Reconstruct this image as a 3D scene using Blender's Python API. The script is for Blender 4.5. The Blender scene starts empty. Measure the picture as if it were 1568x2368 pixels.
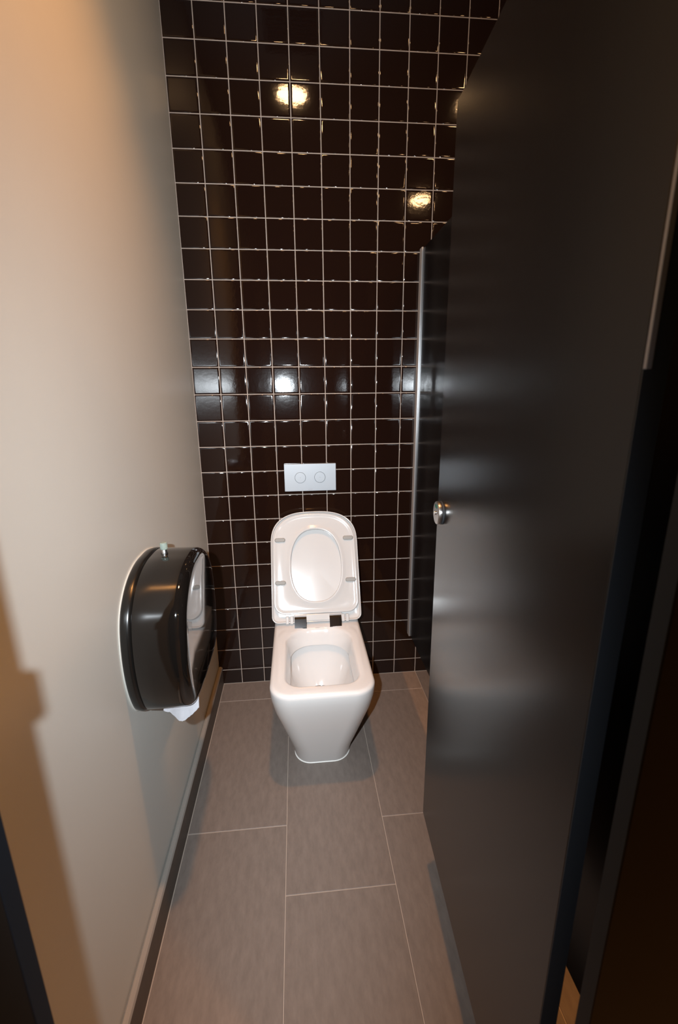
import bpy, bmesh, math, random
from mathutils import Vector, Matrix
random.seed(7)
sc = bpy.context.scene
COL = sc.collection
PI = math.pi

# ------------------------------------------------------------------ camera
cam_d = bpy.data.cameras.new('camera')
cam_d.sensor_fit = 'VERTICAL'
cam_d.sensor_height = 23.6
cam_d.lens = 1044.58 / 2368 * 23.6
cam_d.clip_start = 0.02
cam_d.dof.use_dof = True
cam_d.dof.focus_distance = 1.55
cam_d.dof.aperture_fstop = 4.0
cam = bpy.data.objects.new('camera', cam_d)
COL.objects.link(cam)
CR = Vector((0.99551, -0.09412, -0.00969))
CU = Vector((0.03375, 0.25760, 0.96566))
CF = Vector((0.08839, 0.96166, -0.25962))
cam.matrix_world = Matrix(((CR.x, CU.x, -CF.x, 0.3880), (CR.y, CU.y, -CF.y, -1.8491), (CR.z, CU.z, -CF.z, 1.3015), (0, 0, 0, 1)))
sc.camera = cam

# ------------------------------------------------------------------ world, exposure
w = bpy.data.worlds.new('world')
sc.world = w
w.use_nodes = True
w.node_tree.nodes['Background'].inputs[0].default_value = (0.0, 0.0, 0.0, 1)
sc.view_settings.view_transform = 'Standard'
sc.view_settings.look = 'None'
sc.view_settings.gamma = 1
sc.view_settings.use_curve_mapping = False
sc.view_settings.exposure = 0.0

# ------------------------------------------------------------------ camera flash (beside the lens, camera held upright)
FLASH_W = 170.0
WARM = (1.0, 0.395, 0.085)
CEIL = 2.80
fl = bpy.data.lights.new('camera_flash', 'SPOT')
fl.energy = FLASH_W
fl.color = (0.86, 0.94, 1.0)
fl.spot_size = math.radians(150)
fl.spot_blend = 1.0
fl.shadow_soft_size = 0.008
flo = bpy.data.objects.new('camera_flash', fl)
flo.location = (0.306, -1.845, 1.339)
flo.rotation_euler = Vector((0.03, 0.965, -0.20)).to_track_quat('-Z', 'Y').to_euler()
flo.scale = (0.285, 1.0, 1.0)
COL.objects.link(flo)

# ------------------------------------------------------------------ materials
MATS = {}
def mat(name, col, rough=0.5, metal=0.0, spec=0.5, bump=0.0, bscale=50.0, var=0.0, vscale=8.0, coat=0.0, trans=0.0, stretch=None, rvar=0.0, emit=None, ior=1.5):
    if name in MATS: return MATS[name]
    m = bpy.data.materials.new(name); m.use_nodes = True
    nt = m.node_tree; b = nt.nodes['Principled BSDF']
    b.inputs['Base Color'].default_value = (*col, 1)
    b.inputs['Roughness'].default_value = rough
    b.inputs['Metallic'].default_value = metal
    b.inputs['Specular IOR Level'].default_value = spec
    b.inputs['IOR'].default_value = ior
    if coat: b.inputs['Coat Weight'].default_value = coat; b.inputs['Coat Roughness'].default_value = 0.03
    if trans: b.inputs['Transmission Weight'].default_value = trans
    if emit:
        b.inputs['Emission Color'].default_value = (*emit[0], 1); b.inputs['Emission Strength'].default_value = emit[1]
    if bump or var or rvar:
        tc = nt.nodes.new('ShaderNodeTexCoord'); mp = nt.nodes.new('ShaderNodeMapping')
        nt.links.new(tc.outputs['Object'], mp.inputs[0])
        if stretch: mp.inputs['Scale'].default_value = stretch
    if bump:
        n = nt.nodes.new('ShaderNodeTexNoise'); n.inputs['Scale'].default_value = bscale; n.inputs['Detail'].default_value = 3
        nt.links.new(mp.outputs[0], n.inputs['Vector'])
        bp = nt.nodes.new('ShaderNodeBump'); bp.inputs['Strength'].default_value = bump; bp.inputs['Distance'].default_value = 0.001
        nt.links.new(n.outputs['Fac'], bp.inputs['Height']); nt.links.new(bp.outputs[0], b.inputs['Normal'])
        if coat: nt.links.new(bp.outputs[0], b.inputs['Coat Normal'])
    if var:
        n2 = nt.nodes.new('ShaderNodeTexNoise'); n2.inputs['Scale'].default_value = vscale; n2.inputs['Detail'].default_value = 6; n2.inputs['Roughness'].default_value = 0.65
        nt.links.new(mp.outputs[0], n2.inputs['Vector'])
        r = nt.nodes.new('ShaderNodeMapRange')
        r.inputs['From Min'].default_value = 0.25; r.inputs['From Max'].default_value = 0.75
        r.inputs['To Min'].default_value = 1 - var; r.inputs['To Max'].default_value = 1 + var
        nt.links.new(n2.outputs['Fac'], r.inputs['Value'])
        mx = nt.nodes.new('ShaderNodeVectorMath'); mx.operation = 'SCALE'
        mx.inputs[0].default_value = col
        nt.links.new(r.outputs[0], mx.inputs['Scale']); nt.links.new(mx.outputs[0], b.inputs['Base Color'])
    MATS[name] = m
    return m

M_WALL = mat('wall_paint', (0.575, 0.572, 0.535), 0.42, bump=0.05, bscale=260, var=0.015, vscale=3, spec=0.4)
M_ROOM = mat('aisle_paint', (0.26, 0.23, 0.20), 0.6, bump=0.05, bscale=200)
M_CEIL = mat('ceiling_paint', (0.30, 0.30, 0.30), 0.8, bump=0.1, bscale=200)
M_TILE = mat('brown_black_glaze', (0.011, 0.0045, 0.003), 0.055, spec=0.5, bump=0.11, bscale=55, var=0.0)
M_GROUT = mat('grout', (0.36, 0.30, 0.26), 0.9, bump=0.3, bscale=500)
M_FGROUT = mat('floor_grout', (0.34, 0.28, 0.235), 0.9, bump=0.3, bscale=500)
M_FLOOR = mat('porcelain_floor', (0.165, 0.135, 0.118), 0.5, spec=0.35, bump=0.15, bscale=420, var=0.17, vscale=55, stretch=(1, 0.35, 1))
M_CER = mat('white_ceramic', (0.66, 0.63, 0.61), 0.12, spec=0.6, coat=0.3)
M_SEAT = mat('white_duroplast', (0.54, 0.52, 0.505), 0.13, spec=0.36)
M_BUMP = mat('grey_rubber', (0.27, 0.262, 0.245), 0.6)
M_CHROME = mat('chrome', (0.80, 0.80, 0.82), 0.05, metal=1.0)
M_STEEL = mat('satin_steel', (0.55, 0.54, 0.53), 0.3, metal=1.0)
M_ALU = mat('anodised_aluminium', (0.62, 0.62, 0.63), 0.33, metal=0.75)
M_CHAN = mat('taupe_channel', (0.42, 0.37, 0.34), 0.45)
M_PLATE = mat('matt_silver_plastic', (0.42, 0.46, 0.50), 0.36, metal=0.25)
M_LAM = mat('charcoal_laminate', (0.006, 0.005, 0.0045), 0.21, spec=0.37, bump=0.08, bscale=700)
M_PANEL = mat('black_glossy_laminate', (0.005, 0.0045, 0.0045), 0.24, spec=0.25, bump=0.04, bscale=500)
M_PIL = mat('pilaster_laminate', (0.006, 0.005, 0.0045), 0.3, spec=0.1)
M_STRIP = mat('hinge_strip_flash_tint', (0.24, 0.29, 0.38), 0.4)  # bluish flash light is part of this colour, the flash misses the strip
M_PEDGE = mat('pilaster_edge_band', (0.003, 0.005, 0.008), 0.5, spec=0.22)
M_EDGE = mat('edge_band_flash_blue', (0.030, 0.042, 0.058), 0.45, spec=0.6)  # blue flash spill on the door edge is put into this colour
M_DISP = mat('black_smoked_plastic', (0.0045, 0.0035, 0.003), 0.05, spec=0.4, coat=0.5, ior=1.5)
M_DISPB = mat('black_plastic_base', (0.006, 0.0055, 0.005), 0.25, spec=0.5)
M_WPLAS = mat('pale_plastic', (0.62, 0.62, 0.58), 0.35)
M_PAPER = mat('tissue', (0.68, 0.68, 0.72), 0.95, bump=0.8, bscale=60, stretch=(2, 2, 0.3))
M_TAB = mat('clear_green_plastic', (0.42, 0.50, 0.45), 0.12, trans=0.6, ior=1.35)
M_DARK = mat('dark_gap', (0.02, 0.022, 0.025), 0.6)
M_MARK = mat('grey_mark', (0.30, 0.30, 0.31), 0.5)
M_GREEN = mat('green_indicator', (0.0, 0.10, 0.07), 0.3)
M_WATER = mat('water', (0.9, 0.93, 0.92), 0.02, trans=1.0, ior=1.33, bump=0.4, bscale=25)
M_SEAL = mat('white_sealant', (0.78, 0.76, 0.72), 0.4)
M_TRIM = mat('grey_trim', (0.29, 0.265, 0.24), 0.38, metal=0.2, bump=0.1, bscale=300)
M_BASE = mat('base_tile_porcelain', (0.085, 0.068, 0.056), 0.45, spec=0.4, bump=0.15, bscale=420, var=0.10, vscale=60)
M_LAMP = mat('lamp_trim', (0.6, 0.6, 0.6), 0.4)
M_LENS = mat('lamp_lens', (1, 1, 1), 0.4, emit=((1.0, 0.58, 0.27), 90.0))
M_VENT = mat('dark_vent', (0.02, 0.02, 0.02), 0.6)

# ------------------------------------------------------------------ helpers
def tag(o, label=None, cat=None, group=None, kind=None):
    if label: o['label'] = label
    if cat: o['category'] = cat
    if group: o['group'] = group
    if kind: o['kind'] = kind
    return o
def link(name, me, m=None, parent=None, smooth=False):
    if m is not None and not me.materials: me.materials.append(m)
    if smooth:
        for p in me.polygons: p.use_smooth = True
    o = bpy.data.objects.new(name, me); COL.objects.link(o)
    if parent: o.parent = parent
    return o
def fin(name, bm, m, parent=None, smooth=False, ang=None):
    bmesh.ops.recalc_face_normals(bm, faces=bm.faces)
    me = bpy.data.meshes.new(name); bm.to_mesh(me); bm.free()
    o = link(name, me, m, parent, smooth)
    if ang is not None:
        tot = sum(p.area for p in me.polygons)
        for p in me.polygons: p.use_smooth = len(p.vertices) <= 4 and p.area < 0.03 * tot
        for e in edges_sharp(me, ang): e.use_edge_sharp = True
    return o
def edges_sharp(me, ang):
    b = bmesh.new(); b.from_mesh(me); idx = []
    for e in b.edges:
        if len(e.link_faces) == 2 and e.calc_face_angle(0) > ang: idx.append(e.index)
    b.free()
    return [me.edges[i] for i in idx]
def empty(name, loc):
    o = bpy.data.objects.new(name, None); COL.objects.link(o); o.location = loc; o.empty_display_size = 0.05
    return o
def addbox(bm, x0, x1, y0, y1, z0, z1, bev=0.0, seg=2):
    r = bmesh.ops.create_cube(bm, size=1)
    vs = r['verts']
    for v in vs:
        v.co = Vector(((x0 + x1) / 2 + v.co.x * (x1 - x0), (y0 + y1) / 2 + v.co.y * (y1 - y0), (z0 + z1) / 2 + v.co.z * (z1 - z0)))
    if bev:
        es = list({e for v in vs for e in v.link_edges})
        bmesh.ops.bevel(bm, geom=es, offset=bev, segments=seg, affect='EDGES', profile=0.5)
def box(name, x0, x1, y0, y1, z0, z1, m, parent=None, bev=0.0, seg=2):
    bm = bmesh.new(); addbox(bm, x0, x1, y0, y1, z0, z1, bev, seg)
    if parent is not None and parent.type == 'EMPTY':
        bmesh.ops.translate(bm, vec=-parent.location, verts=bm.verts)
    return fin(name, bm, m, parent, ang=0.6 if bev else None)
def cyl(name, r, h, m, parent, M, seg=40, bev=0.0, r2=None):
    bm = bmesh.new()
    bmesh.ops.create_cone(bm, cap_ends=True, segments=seg, radius1=r, radius2=r if r2 is None else r2, depth=h)
    if bev:
        es = [e for e in bm.edges if len(e.link_faces) == 2 and e.calc_face_angle(0) > 1.0]
        bmesh.ops.bevel(bm, geom=es, offset=bev, segments=3, affect='EDGES', profile=0.5)
    bmesh.ops.transform(bm, matrix=M, verts=bm.verts)
    return fin(name, bm, m, parent, ang=0.6)
def rings_mesh(name, rings, m, parent=None, close_first=True, close_last=True, loop=False, ang=0.9):
    """rings: list of equally long closed loops of points"""
    bm = bmesh.new(); n = len(rings[0])
    V = [[bm.verts.new(p) for p in r] for r in rings]
    R = len(V)
    for i in range(R if loop else R - 1):
        a, b = V[i], V[(i + 1) % R]
        for k in range(n):
            bm.faces.new((a[k], a[(k + 1) % n], b[(k + 1) % n], b[k]))
    if not loop:
        if close_first: bm.faces.new(V[0][::-1])
        if close_last: bm.faces.new(V[-1])
    return fin(name, bm, m, parent, ang=ang)
def polar(inside, cx, cy, n, rmax=1.0):
    pts = []
    for k in range(n):
        t = 2 * PI * k / n; c, s = math.cos(t), math.sin(t)
        lo, hi = 0.0, rmax
        for _ in range(26):
            mid = (lo + hi) / 2
            if inside(cx + c * mid, cy + s * mid): lo = mid
            else: hi = mid
        pts.append((cx + c * lo, cy + s * lo))
    return pts
def rrect(cx, hw, y0, y1, rf, rb):
    """inside test of a rounded rectangle; front y0 (radius rf), back y1 (radius rb)"""
    def f(x, y):
        ax = abs(x - cx)
        if ax > hw or y < y0 or y > y1: return False
        if y < y0 + rf and ax > hw - rf: return (ax - hw + rf) ** 2 + (y0 + rf - y) ** 2 <= rf * rf
        if y > y1 - rb and ax > hw - rb: return (ax - hw + rb) ** 2 + (y - y1 + rb) ** 2 <= rb * rb
        return True
    return f

# ------------------------------------------------------------------ the room shell
P = 0.1016                      # wall tile pitch
ZR = 0.703 * P                  # top of the cut bottom row
floor = box('floor', -0.3, 2.9, -5.3, 0.3, -0.06, -0.0012, M_FGROUT); tag(floor, kind='structure')
FX = [0.3179 + 0.2993 * k for k in range(-2, 10)]
YA = [-0.1265, -0.7371]; YB = [-0.3300, -0.9390]
def floor_tile_mesh(wx, wy):
    bm = bmesh.new(); addbox(bm, -wx / 2, wx / 2, -wy / 2, wy / 2, -0.009, 0.0, 0.0010, 1)
    me = bpy.data.meshes.new('floor_tile'); bmesh.ops.recalc_face_normals(bm, faces=bm.faces); bm.to_mesh(me); bm.free()
    me.materials.append(M_FLOOR); return me
for i in range(len(FX) - 1):
    x0, x1 = FX[i], FX[i + 1]
    x0 = max(x0, 0.0); x1 = min(x1, 2.7)
    if x1 - x0 < 0.03: continue
    joint = YA[0] if i % 2 == 1 else YB[0]
    ys = [0.0] + [joint - 0.6096 * k for k in range(0, 10)]
    for j in range(len(ys) - 1):
        a, b = ys[j], max(ys[j + 1], -5.2)
        if a - b < 0.03: continue
        o = link('floor_tile', floor_tile_mesh(x1 - x0 - 0.0022, a - b - 0.0022), None, floor)
        o.location = ((x0 + x1) / 2, (a + b) / 2, 0)
wall_left = box('wall_left', -0.12, 0.0, -5.2, 0.12, 0, CEIL, M_WALL); tag(wall_left, kind='structure')
wall_back = box('wall_back', -0.12, 2.82, 0.0015, 0.12, 0, CEIL, M_GROUT); tag(wall_back, kind='structure')
wall_right = box('wall_right', 2.7, 2.82, -5.2, 0.12, 0, CEIL, M_ROOM); tag(wall_right, kind='structure')
wall_front = box('wall_front', -0.12, 2.82, -5.32, -5.2, 0, CEIL, M_ROOM); tag(wall_front, kind='structure')
ceiling = box('ceiling', -0.12, 2.82, -5.32, 0.12, CEIL, CEIL + 0.1, M_CEIL); tag(ceiling, kind='structure')

# wall tiles: pillow edged glazed squares
def tile_mesh(wx, wz):
    bm = bmesh.new()
    g = 0.0024
    hx, hz = (wx - g) / 2, (wz - g) / 2
    prof = [(0.0, -0.006), (0.0, -0.0020), (0.0006, -0.0011), (0.0016, -0.0005), (0.0032, -0.00015), (0.0060, 0.0)]
    rings = []
    for ins, y in prof:
        ring = []
        for sx, sz in ((-1, -1), (1, -1), (1, 1), (-1, 1)):
            cx_, cz_ = sx * (hx - ins), sz * (hz - ins)
            ring.append(bm.verts.new((cx_, -y, cz_)))
        rings.append(ring)
    for a, b in zip(rings, rings[1:]):
        for k in range(4): bm.faces.new((a[k], a[(k + 1) % 4], b[(k + 1) % 4], b[k]))
    bm.faces.new(rings[-1])
    bmesh.ops.recalc_face_normals(bm, faces=bm.faces)
    # make sure the front faces the room (-Y)
    me = bpy.data.meshes.new('wall_tile'); bm.to_mesh(me); bm.free()
    me.materials.append(M_TILE)
    for p in me.polygons: p.use_smooth = len(p.vertices) == 4 and p.area < hx * hz
    return me
cache = {}
stuff_parts = []
XL = 0.0
for r in range(0, 28):
    z0 = 0.0 if r == 0 else ZR + (r - 1) * P
    z1 = min(ZR + r * P, CEIL)
    if z1 - z0 < 0.01: continue
    for c in range(0, 27):
        x0 = c * P if c else XL
        x1 = min((c + 1) * P, 2.7)
        if x1 - x0 < 0.01: continue
        seen = (c <= 8 and r <= 25) or (c in (9, 10) and 16 <= r <= 25) or (c == 9 and r <= 1)
        key = (round(x1 - x0, 4), round(z1 - z0, 4))
        if key not in cache: cache[key] = tile_mesh(*key)
        loc = Vector(((x0 + x1) / 2, 0.0, (z0 + z1) / 2))
        if seen:
            o = link('wall_tile', cache[key], None, wall_back)
            o.location = loc
            o.rotation_euler = (random.gauss(0, 0.0012), 0, random.gauss(0, 0.0012))
        else:
            stuff_parts.append((cache[key], loc))
bm = bmesh.new()
for me, loc in stuff_parts:
    n0 = len(bm.verts); bm.from_mesh(me); bm.verts.ensure_lookup_table()
    for v in bm.verts[n0:]: v.co += loc
me = bpy.data.meshes.new('hidden_wall_tiles'); bm.to_mesh(me); bm.free(); me.materials.append(M_TILE)
tag(link('hidden_wall_tiles', me, None, wall_back), kind='stuff')

# baseboard of cut floor tile with a metal edge trim
bb = box('baseboard_left', 0.0, 0.006, -5.2, -0.001, 0.0, 0.082, M_FGROUT); tag(bb, kind='structure')
ys = [-0.0015] + [-0.1265 - 0.6096 * k for k in range(0, 9)]
for j in range(len(ys) - 1):
    a, b = ys[j], max(ys[j + 1], -5.2)
    box('base_tile', 0.005, 0.0175, b + 0.001, a - 0.001, 0.0015, 0.084, M_BASE, bb, 0.0006, 1)
bm = bmesh.new()
prof = [(0.0, 0.080), (0.0, 0.082), (0.0028, 0.083), (0.0032, 0.0905), (0.005, 0.0918), (0.010, 0.0915), (0.0150, 0.0895), (0.0178, 0.0852), (0.0178, 0.083), (0.014, 0.083), (0.010, 0.080)]
a = [bm.verts.new((x, -0.0015, z)) for x, z in prof]; b = [bm.verts.new((x, -5.2, z)) for x, z in prof]
for k in range(len(prof)): bm.faces.new((a[k], a[(k + 1) % len(prof)], b[(k + 1) % len(prof)], b[k]))
bm.faces.new(a); bm.faces.new(b[::-1])
fin('edge_trim', bm, M_TRIM, bb, ang=0.8)

# ------------------------------------------------------------------ toilet
TX, TY = 0.4455, -0.43
toilet = empty('toilet', (TX, -0.33, 0))
tag(toilet, 'white ceramic back-to-wall toilet with the seat and lid raised', 'toilet')
def rel(o, par):
    o.data.transform(Matrix.Translation(-par.location)); return o
N = 220
def lerp(x, tab):
    for (a, va), (b, vb) in zip(tab, tab[1:]):
        if x <= b: return va + (vb - va) * (x - a) / (b - a)
    return tab[-1][1]
HW = [(0, 0.0995), (0.065, 0.107), (0.116, 0.120), (0.2, 0.1405), (0.29, 0.1605), (0.35, 0.1685), (0.40, 0.1705)]
YF = [(0, -0.500), (0.30, -0.628), (0.36, -0.650), (0.40, -0.657)]
RF = [(0, 0.060), (0.2, 0.070), (0.4, 0.072)]
def oring(z, ins=0.0):
    return [(x, y, z) for x, y in polar(rrect(TX, lerp(z, HW) - ins, lerp(z, YF) + ins, -0.003, lerp(z, RF) - ins * 0.8, 0.004), TX, TY, N)]
def iring(z, hw, y0, y1, rf, rb):
    return [(x, y, z) for x, y in polar(rrect(TX + 0.0015, hw, y0, y1, rf, rb), TX, TY, N)]
rings = [oring(0.0, 0.0), oring(0.004)]
for z in (0.03, 0.065, 0.09, 0.116, 0.16, 0.2, 0.25, 0.29, 0.32, 0.35, 0.37, 0.383): rings.append(oring(z))
for t in (15, 30, 45, 60, 75, 90):
    a = math.radians(t); rings.append([(x, y, 0.387 + 0.013 * math.sin(a)) for x, y, z in oring(0.387, 0.013 * (1 - math.cos(a)))])
rings.append([(x, y, 0.4003) for x, y, z in oring(0.387, 0.024)])
rings.append(iring(0.4003, 0.1285, -0.6135, -0.238, 0.060, 0.100))
rings.append(iring(0.3985, 0.1235, -0.6085, -0.244, 0.057, 0.098))
rings.append(iring(0.3930, 0.1195, -0.6045, -0.249, 0.054, 0.095))
rings.append(iring(0.375, 0.1150, -0.600, -0.257, 0.052, 0.092))
rings.append(iring(0.345, 0.1085, -0.594, -0.268, 0.050, 0.088))
rings.append(iring(0.338, 0.1080, -0.593, -0.270, 0.050, 0.088))
rings.append(iring(0.3365, 0.1100, -0.595, -0.267, 0.050, 0.088))
rings.append(iring(0.339, 0.1200, -0.603, -0.257, 0.055, 0.095))
rings.append(iring(0.325, 0.1200, -0.600, -0.255, 0.060, 0.095))
rings.append(iring(0.29, 0.1130, -0.590, -0.262, 0.065, 0.095))
rings.append(iring(0.25, 0.1000, -0.570, -0.275, 0.070, 0.090))
rings.append(iring(0.21, 0.0820, -0.545, -0.292, 0.070, 0.080))
rings.append(iring(0.175, 0.0620, -0.515, -0.315, 0.060, 0.060))
rings.append(iring(0.150, 0.0480, -0.490, -0.340, 0.047, 0.047))
rings.append(iring(0.120, 0.0400, -0.475, -0.365, 0.039, 0.039))
bowl = rel(rings_mesh('bowl', rings, M_CER, toilet, close_first=True, close_last=True, ang=1.1), toilet)
# water
wr = [(x, y, 0.183) for x, y, z in iring(0.18, 0.0680, -0.522, -0.309, 0.062, 0.062)]
wm = bmesh.new(); wm.faces.new([wm.verts.new(p) for p in wr]); bmesh.ops.solidify(wm, geom=wm.faces[:], thickness=0.0005)
rel(fin('water', wm, M_WATER, toilet), toilet)
# sealant bead around the foot
sb = bmesh.new()
def tube_ring(path, r, name, m, parent, seg=8, closed=True):
    bm = bmesh.new(); n = len(path); V = []
    for i, p in enumerate(path):
        p = Vector(p); t = (Vector(path[(i + 1) % n]) - Vector(path[i - 1])).normalized()
        up = Vector((0, 0, 1)) if abs(t.z) < 0.9 else Vector((1, 0, 0))
        s = t.cross(up).normalized(); u = s.cross(t)
        V.append([bm.verts.new(p + s * r * math.cos(2 * PI * k / seg) + u * r * math.sin(2 * PI * k / seg)) for k in range(seg)])
    for i in range(n if closed else n - 1):
        a, b = V[i], V[(i + 1) % n]
        for k in range(seg): bm.faces.new((a[k], a[(k + 1) % seg], b[(k + 1) % seg], b[k]))
    return fin(name, bm, m, parent, smooth=True)
sb.free()
path = [(x, y, 0.0015) for x, y, z in oring(0.0, -0.001)]
rel(tube_ring(path, 0.0022, 'sealant_bead', M_SEAL, toilet), toilet)

# seat and lid live in a frame that leans 20 degrees back
LA = math.radians(25)
LO = Vector((0.4465, -0.225, 0.405)); LV = Vector((0, math.sin(LA), math.cos(LA))); LN = Vector((0, -math.cos(LA), math.sin(LA)))
def L3(u, v, wn): return LO + Vector((u, 0, 0)) + LV * v + LN * wn - toilet.location
def dshape(hw, v0, vs, v1, n, rb, tap=0.0):
    def f(u, v):
        h = hw - tap * max(0.0, (v - v0)) / (v1 - v0)
        au = abs(u)
        if au > h or v < v0 or v > v1: return False
        if v > vs: return (au / h) ** n + ((v - vs) / (v1 - vs)) ** n <= 1
        if v < v0 + rb and au > h - rb: return (au - h + rb) ** 2 + (v0 + rb - v) ** 2 <= rb * rb
        return True
    return f
def oval(hw, v0, v1, n):
    vc = v0 + (v1 - v0) * 0.48
    def f(u, v):
        hv = (v1 - vc) if v > vc else (vc - v0)
        return (abs(u - 0.004) / hw) ** n + (abs(v - vc) / hv) ** n <= 1
    return f
LC = (0.0, 0.22)
def lring(fn, wn): return [L3(u, v, wn) for u, v in polar(fn, LC[0], LC[1], 240)]
def lid_f(i): return dshape(0.1790 - i, 0.008 + i, 0.315, 0.456 - i, 2.75, max(0.026 - i, 0.012), 0.002)
rings = [[Vector(L3(LC[0], LC[1], 0)).lerp(p, s_) + LN * (-0.024 - 0.006 * (1 - s_ * s_)) for p in lring(lid_f(0.010), 0.0)] for s_ in (0.2, 0.5, 0.8)]
rings += [lring(lid_f(0.010), -0.024), lring(lid_f(0.004), -0.0225), lring(lid_f(0.001), -0.019), lring(lid_f(0.0), -0.014), lring(lid_f(0.0), -0.002),
         lring(lid_f(0.0006), -0.0005), lring(lid_f(0.002), 0.0), lring(lid_f(0.0038), -0.0006), lring(lid_f(0.0048), -0.003), lring(lid_f(0.0055), -0.010), lring(lid_f(0.010), -0.0122)]
for s_ in (0.9, 0.8, 0.7, 0.6, 0.5, 0.4, 0.3, 0.2, 0.1):
    rings.append([Vector(L3(LC[0], LC[1], 0)) .lerp(p, s_) + LN * (-0.0128 - 0.004 * (1 - s_ * s_)) for p in lring(lid_f(0.010), 0.0)])
rings_mesh('lid', rings, M_SEAT, toilet, ang=1.1)
def seat_f(i): return dshape(0.1705 - i, 0.041 + i, 0.305, 0.4465 - i, 2.75, max(0.046 - i, 0.02), 0.004)
def hole_f(i): return oval(0.1020 + i, 0.0880 - i, 0.3795 + i, 2.35)
rings = [lring(seat_f(0.0035), -0.0115), lring(seat_f(0.001), -0.009), lring(seat_f(0.0), -0.005), lring(seat_f(0.0), 0.0015), lring(seat_f(0.0010), 0.0032), lring(seat_f(0.003), 0.0040),
         lring(seat_f(0.0065), 0.0038), lring(seat_f(0.0115), 0.0018), lring(seat_f(0.018), 0.0008), lring(hole_f(0.022), 0.0012), lring(hole_f(0.014), 0.0034), lring(hole_f(0.007), 0.0062), lring(hole_f(0.003), 0.0066),
         lring(hole_f(0.0006), 0.0052), lring(hole_f(0.0), 0.002), lring(hole_f(0.0), -0.008), lring(hole_f(0.0015), -0.0115)]
rings_mesh('seat', rings, M_SEAT, toilet, loop=True, ang=1.3)
seat = [o for o in toilet.children if o.name == 'seat'][0]
def pill(name, u, v, lu, hv, w0, w1, m, parent, ang=0.0):
    rr = []
    def f(sc_):
        pts = []
        for k in range(32):
            t = 2 * PI * k / 32
            x = (lu - hv) * (1 if math.cos(t) >= 0 else -1) + hv * sc_ * math.cos(t); y = hv * sc_ * math.sin(t)
            pts.append((u + x * math.cos(ang) - y * math.sin(ang), v + x * math.sin(ang) + y * math.cos(ang)))
        return pts
    for s, wv in ((1, w0), (1, w1 - 0.002), (0.85, w1 - 0.0006), (0.55, w1)):
        rr.append([L3(a, b, wv) for a, b in f(s)])
    return rings_mesh(name, rr, m, parent, ang=1.2)
for u, v in ((-0.1395, 0.3395), (0.1395, 0.3395), (-0.1415, 0.167), (0.1420, 0.169)):
    pill('bumper', u, v, 0.0215, 0.0082, 0.0005, 0.0085, M_BUMP, seat, 0.0)
    pill('bumper_pad', u, v - 0.001, 0.025, 0.0115, 0.000, 0.0024, M_SEAT, seat, 0.0)
def lbox(name, u0, u1, v0, v1, w0, w1, m, parent, bev=0.0015):
    bm = bmesh.new(); addbox(bm, u0, u1, v0, v1, w0, w1, bev, 2)
    for vv in bm.verts: vv.co = L3(vv.co.x, vv.co.y, vv.co.z)
    return fin(name, bm, m, parent, ang=0.6)
# seat hinge barrel with lid lugs
lbox('hinge_barrel', -0.094, 0.100, 0.012, 0.040, -0.012, 0.002, M_SEAT, seat, 0.004)
for u in (-0.118, -0.101, 0.104, 0.121):
    lbox('hinge_lug', u - 0.0065, u + 0.0065, 0.004, 0.034, -0.012, 0.0035, M_SEAT, toilet, 0.003)
def chrome_hinge(u):
    x0, x1 = LO.x + u - 0.0235, LO.x + u + 0.0235
    bm = bmesh.new()
    pr = [(-0.196, 0.4005), (-0.2480, 0.4005), (-0.2485, 0.4030), (-0.2300, 0.4320), (-0.2240, 0.4380), (-0.213, 0.4400), (-0.203, 0.434), (-0.196, 0.424)]
    a = [bm.verts.new((x0, y, z)) for y, z in pr]; b = [bm.verts.new((x1, y, z)) for y, z in pr]
    for k in range(len(pr)): bm.faces.new((a[k], a[(k + 1) % len(pr)], b[(k + 1) % len(pr)], b[k]))
    bm.faces.new(a[::-1]); bm.faces.new(b)
    o = rel(fin('hinge', bm, M_CHROME, toilet, ang=0.35), toilet); o['label'] = 'polished chrome seat hinge'
chrome_hinge(-0.0665); chrome_hinge(0.0720)
# faint printed mark on the deck
mk = bmesh.new()
for k in range(6):
    addbox(mk, TX - 0.0085 + k * 0.0029, TX - 0.0085 + k * 0.0029 + 0.0018, -0.2475, -0.2455, 0.4000, 0.4007)
rel(fin('printed_mark', mk, mat('tan_mark', (0.32, 0.25, 0.22), 0.5), toilet), toilet)

# ------------------------------------------------------------------ flush plate
fp = empty('flush_plate', (0.4395, -0.0005, 0.957)); tag(fp, 'rectangular matt silver dual flush plate on the black tiled wall', 'flush plate')
bm = bmesh.new(); addbox(bm, 0.3335, 0.5455, -0.0125, -0.0005, 0.9005, 1.0135, 0.0012, 2)
bmesh.ops.translate(bm, vec=-fp.location, verts=bm.verts); fin('plate', bm, M_PLATE, fp, ang=0.6)
for x in (0.3985, 0.4790):
    Mx = Matrix.Translation(Vector((x, -0.0127, 0.957)) - fp.location) @ Matrix.Rotation(PI / 2, 4, 'X')
    cyl('button_ring', 0.0226, 0.0008, M_DARK, fp, Mx, 64)
    Mx = Matrix.Translation(Vector((x, -0.0131, 0.957)) - fp.location) @ Matrix.Rotation(PI / 2, 4, 'X')
    bt = cyl('button', 0.0216, 0.0018, M_PLATE, fp, Mx, 64, 0.0005)
    Mx = Matrix.Translation(Vector((x, -0.0141, 0.957)) - fp.location) @ Matrix.Rotation(PI / 2, 4, 'X')
    cyl('button_dot', 0.0014, 0.0004, M_MARK, bt, Mx, 16)
mk = bmesh.new()
for k in range(7):
    addbox(mk, 0.4300 + k * 0.0026, 0.4300 + k * 0.0026 + 0.0016, -0.0128, -0.0124, 0.9062, 0.9080)
bmesh.ops.translate(mk, vec=-fp.location, verts=mk.verts); fin('printed_mark', mk, M_MARK, fp)

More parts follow.
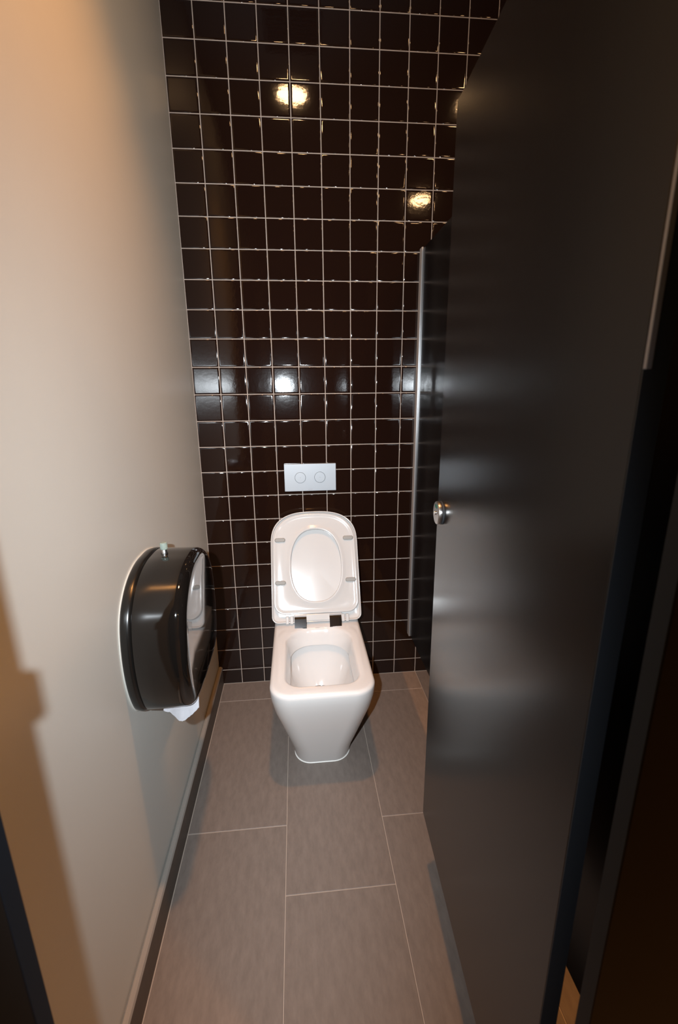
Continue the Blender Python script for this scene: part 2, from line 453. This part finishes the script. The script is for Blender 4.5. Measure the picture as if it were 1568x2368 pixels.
# ------------------------------------------------------------------ toilet paper dispenser on the left wall
DC = Vector((0.0, -0.775, 0.750))
disp = empty('toilet_paper_dispenser', (0, -0.775, 0.750)); tag(disp, 'black glossy jumbo roll toilet paper dispenser on the left wall', 'dispenser')
half = [(0.0, 0.922), (0.040, 0.9205), (0.080, 0.912), (0.115, 0.897), (0.145, 0.875), (0.168, 0.848), (0.183, 0.812), (0.191, 0.765), (0.192, 0.720), (0.187, 0.676), (0.176, 0.636), (0.160, 0.604), (0.137, 0.586), (0.105, 0.577), (0.06, 0.574), (0.0, 0.573)]
poly = half + [(-y, z) for y, z in half[::-1][1:-1]]
poly = [(y, z - 0.750) for y, z in poly]
def catmull(pts, per=5):
    out = []; n = len(pts)
    for i in range(n):
        p0, p1, p2, p3 = [Vector(pts[(i + k) % n]) for k in (-1, 0, 1, 2)]
        for j in range(per):
            t = j / per
            out.append(0.5 * ((2 * p1) + (-p0 + p2) * t + (2 * p0 - 5 * p1 + 4 * p2 - p3) * t * t + (-p0 + 3 * p1 - 3 * p2 + p3) * t ** 3))
    return out
PR = catmull(poly)
def off(d):
    n = len(PR); out = []
    for i in range(n):
        t = (PR[(i + 1) % n] - PR[i - 1]).normalized(); nn = Vector((t.y, -t.x))
        if nn.dot(PR[i]) < 0: nn = -nn
        out.append(PR[i] - nn * d)
    return out
def dr(x, d): return [(x, p.x, p.y) for p in off(d)]
rings_mesh('back_plate', [dr(0.0005, 0.001), dr(0.002, 0.000), dr(0.003, 0.002)], M_WPLAS, disp)
rings_mesh('base_rim', [dr(0.003, 0.003), dr(0.009, 0.001), dr(0.016, 0.0), dr(0.021, 0.0012), dr(0.0245, 0.004), dr(0.0255, 0.008)], M_DISPB, disp, ang=1.0)
cr = [dr(0.0235, 0.007), dr(0.0262, 0.0035), dr(0.0285, 0.0022), dr(0.060, 0.0026), dr(0.090, 0.0032), dr(0.112, 0.0038)]
for t in (15, 30, 45, 60, 75, 88):
    a = math.radians(t); cr.append(dr(0.114 + 0.022 * math.sin(a), 0.004 + 0.024 * (1 - math.cos(a))))
cr.append(dr(0.1362, 0.034)); cr.append(dr(0.1363, 0.07))
cover = rings_mesh('cover', cr, M_DISP, disp, ang=1.2); cover['label'] = 'smoked glossy black plastic cover'
# lock tab on top
TB = Vector((0.056, -0.768, 0.9215)) - disp.location
tab = cyl('lock_tab', 0.0088, 0.018, M_TAB, disp, Matrix.Translation(TB + Vector((0, 0, 0.0175))), 32, 0.0025); tab['label'] = 'clear greenish plastic key tab'
cyl('tab_base', 0.0085, 0.011, M_STEEL, disp, Matrix.Translation(TB + Vector((0, 0, 0.0035))), 24, 0.001, 0.006)

# torn paper end hanging below
bm = bmesh.new()
n = 26; rows = 9
bot = [(0.050, 0.563), (0.056, 0.558), (0.064, 0.557), (0.072, 0.5515), (0.080, 0.546), (0.087, 0.541), (0.094, 0.540), (0.101, 0.5415), (0.108, 0.545), (0.117, 0.549), (0.125, 0.556), (0.134, 0.566)]
def botz(x):
    for (a, za), (b, zb) in zip(bot, bot[1:]):
        if x <= b: return za + (zb - za) * (x - a) / (b - a)
    return bot[-1][1]
G = []
for j in range(rows):
    row = []
    for i in range(n + 1):
        s = i / n; x = 0.050 + 0.083 * s
        zb = botz(x) + 0.004 + random.uniform(-0.0008, 0.0008) * (j == 0)
        zt = 0.600
        t = j / (rows - 1)
        z = zb + (zt - zb) * t
        y = -0.897 + 0.004 * math.sin(s * 9) * (1 - t * 0.5) + 0.010 * t + 0.006 * math.cos(s * 4 + 1)
        row.append(bm.verts.new((x, y, z)))
    G.append(row)
for j in range(rows - 1):
    for i in range(n): bm.faces.new((G[j][i], G[j][i + 1], G[j + 1][i + 1], G[j + 1][i]))
bmesh.ops.solidify(bm, geom=bm.faces[:], thickness=0.0004)
pp = fin('toilet_paper_sheet', bm, M_PAPER, None, ang=0.9); tag(pp, 'torn white end of toilet paper hanging below the black dispenser', 'toilet paper')

# ------------------------------------------------------------------ stall partitions
ZB, ZT = 0.2125, 1.805
part = empty('partition_panel', (0.887, -0.78, ZB)); tag(part, 'glossy black side partition behind the open door, fixed to the tiled wall', 'partition')
box('panel', 0.877, 0.897, -1.547, -0.004, ZB, ZT, M_PANEL, part, 0.0012)
# wall channel: U profile, cheeks and web
bm = bmesh.new()
addbox(bm, 0.8712, 0.8738, -0.0290, -0.0008, ZB - 0.004, ZT + 0.004, 0.0004, 1)
addbox(bm, 0.9002, 0.9028, -0.0290, -0.0008, ZB - 0.004, ZT + 0.004, 0.0004, 1)
bmesh.ops.translate(bm, vec=-part.location, verts=bm.verts)
ch = fin('wall_channel', bm, M_CHAN, part, ang=0.6); ch['label'] = 'taupe metal wall channel'
bm = bmesh.new(); addbox(bm, 0.8714, 0.8772, -0.0305, -0.0288, ZB - 0.004, ZT + 0.004, 0.0005, 1)
bmesh.ops.translate(bm, vec=-part.location, verts=bm.verts)
fin('channel_lip', bm, M_ALU, part, ang=0.6)['label'] = 'bright aluminium lip'

def pilaster(x0, x1, label, strike):
    e = empty('pilaster', ((x0 + x1) / 2, -1.5575, 0)); tag(e, label, 'pilaster')
    box('panel', x0, x1, -1.567, -1.548, 0.10, 2.03, M_PIL, e, 0.0012)
    xe = x0 if strike < 0 else x1
    bm = bmesh.new()
    if strike < 0: addbox(bm, xe - 0.0006, xe + 0.0006, -1.5662, -1.5488, 0.11, 2.02, 0.0002, 1)
    else: addbox(bm, xe - 0.0006, xe + 0.0006, -1.5662, -1.5488, 0.11, 2.02, 0.0002, 1)
    bmesh.ops.translate(bm, vec=-e.location, verts=bm.verts); fin('edge_band', bm, M_PEDGE, e, ang=0.6)
    box('shoe', x0 - 0.001, x1 + 0.001, -1.569, -1.546, 0.0, 0.11, M_STEEL, e, 0.001)
    return e
pl = pilaster(0.002, 0.150, 'narrow black pilaster of the stall front against the left wall', 1)
box('strike_plate', 0.149, 0.157, -1.556, -1.545, 1.094, 1.130, M_STEEL, pl, 0.001)
pr_ = pilaster(0.664, 0.905, 'wide black pilaster on the right that carries the open door', -1)

# door, opened into the stall
door = empty('stall_door', (0.665, -1.495, ZB - 0.012)); tag(door, 'open charcoal laminate stall door with a round metal lock', 'door')
ddir = Vector((0.694 - 0.665, -0.906 + 1.495, 0)); dl = ddir.length
door.rotation_euler = (0, 0, math.atan2(ddir.y, ddir.x))
def dbox(name, a0, a1, b0, b1, z0, z1, m, parent, bev=0.0, seg=2):
    bm = bmesh.new(); addbox(bm, a0, a1, b0, b1, z0, z1, bev, seg)
    return fin(name, bm, m, parent, ang=0.6)
DH = 1.797 - 0.2005
box_ = dbox('panel', 0.0, dl, -0.022, 0.0, 0, DH, M_LAM, door, 0.0010)
dbox('edge_band', -0.0008, 0.0006, -0.0214, -0.0006, 0.004, DH - 0.004, M_EDGE, door)
hs = dbox('hinge_strip', -0.0045, -0.0004, -0.0050, -0.0002, 1.115, DH - 0.02, M_STRIP, door, 0.0006); hs['label'] = 'thin metal hinge strip with flash tint in its colour'
# lock on the outer face (local +Y is the camera side)
LX, LZ = dl - 0.031, 1.046 - 0.2005
Ml = Matrix.Translation((LX, 0.0012, LZ)) @ Matrix.Rotation(-PI / 2, 4, 'X')
cyl('lock_base', 0.0255, 0.0024, M_DARK, door, Ml, 48)
Ml = Matrix.Translation((LX, 0.0068, LZ)) @ Matrix.Rotation(-PI / 2, 4, 'X')
lk = cyl('lock', 0.0250, 0.0100, M_STEEL, door, Ml, 48, 0.0028); lk['label'] = 'round satin steel occupancy lock'
Ml = Matrix.Translation((LX, 0.0132, LZ)) @ Matrix.Rotation(-PI / 2, 4, 'X')
cyl('spindle', 0.0042, 0.0035, M_CHROME, lk, Ml, 24, 0.0008)
gi = bmesh.new()
for k in range(9):
    pass
pts = []
for k in range(9):
    a = math.radians(60 + 60 * k / 8); pts.append((0.0185 * math.cos(a), 0.0185 * math.sin(a)))
for k in range(9):
    a = math.radians(120 - 60 * k / 8); pts.append((0.0115 * math.cos(a), 0.0115 * math.sin(a)))
v0 = [gi.verts.new((LX + a, 0.0117, LZ + b)) for a, b in pts]; v1 = [gi.verts.new((LX + a, 0.0122, LZ + b)) for a, b in pts]
for k in range(18): gi.faces.new((v0[k], v0[(k + 1) % 18], v1[(k + 1) % 18], v1[k]))
gi.faces.new(v0); gi.faces.new(v1)
fin('indicator', gi, M_GREEN, lk)['label'] = 'dark green vacancy window'
Ml = Matrix.Translation((LX, -0.030, LZ)) @ Matrix.Rotation(-PI / 2, 4, 'X')
cyl('thumb_turn', 0.022, 0.016, M_STEEL, door, Ml, 48, 0.002)

# ------------------------------------------------------------------ ceiling: downlights and vent
def downlight(x, y, label, power, size=98, blend=1.0):
    e = empty('downlight', (x, y, CEIL)); tag(e, label, 'ceiling light', 'recessed warm downlights')
    bm = bmesh.new(); V = []
    for r, z in ((0.094, -0.0005), (0.094, -0.003), (0.090, -0.005), (0.079, -0.005), (0.076, -0.002)):
        V.append([bm.verts.new((r * math.cos(2 * PI * k / 40), r * math.sin(2 * PI * k / 40), z)) for k in range(40)])
    for a, b in zip(V, V[1:]):
        for k in range(40): bm.faces.new((a[k], a[(k + 1) % 40], b[(k + 1) % 40], b[k]))
    fin('trim_ring', bm, M_LAMP, e, ang=0.8)
    cyl('lens', 0.076, 0.002, M_LENS, e, Matrix.Translation((0, 0, -0.0015)), 40)
    l = bpy.data.lights.new('lamp', 'SPOT'); l.energy = power; l.color = WARM
    l.spot_size = math.radians(size); l.spot_blend = blend; l.shadow_soft_size = 0.035
    lo = bpy.data.objects.new('lamp_light', l); COL.objects.link(lo); lo.parent = e; lo.location = (0, 0, -0.045)
    return e
downlight(0.425, -1.015, 'round warm ceiling downlight above the open stall', 84)
downlight(1.400, -1.015, 'round warm ceiling downlight above the neighbouring stall', 55)
downlight(1.461, -2.294, 'round warm ceiling downlight over the aisle near the stalls', 125)
downlight(2.300, -4.300, 'added unseen warm downlight that brightens the far aisle wall', 160)  # added lamp, kept out of view, warms the far wall the tiles reflect
vt = empty('ceiling_vent', (0.429, -0.586, CEIL)); tag(vt, 'square dark exhaust vent in the ceiling above the toilet', 'vent')
bm = bmesh.new(); addbox(bm, -0.123, 0.123, -0.118, 0.118, -0.006, -0.0005, 0.001, 1); fin('vent_frame', bm, M_VENT, vt)
for k in range(9):
    bm = bmesh.new(); addbox(bm, -0.108, 0.108, -0.105 + k * 0.0245, -0.105 + k * 0.0245 + 0.014, -0.011, -0.0055); fin('slat', bm, M_VENT, vt)
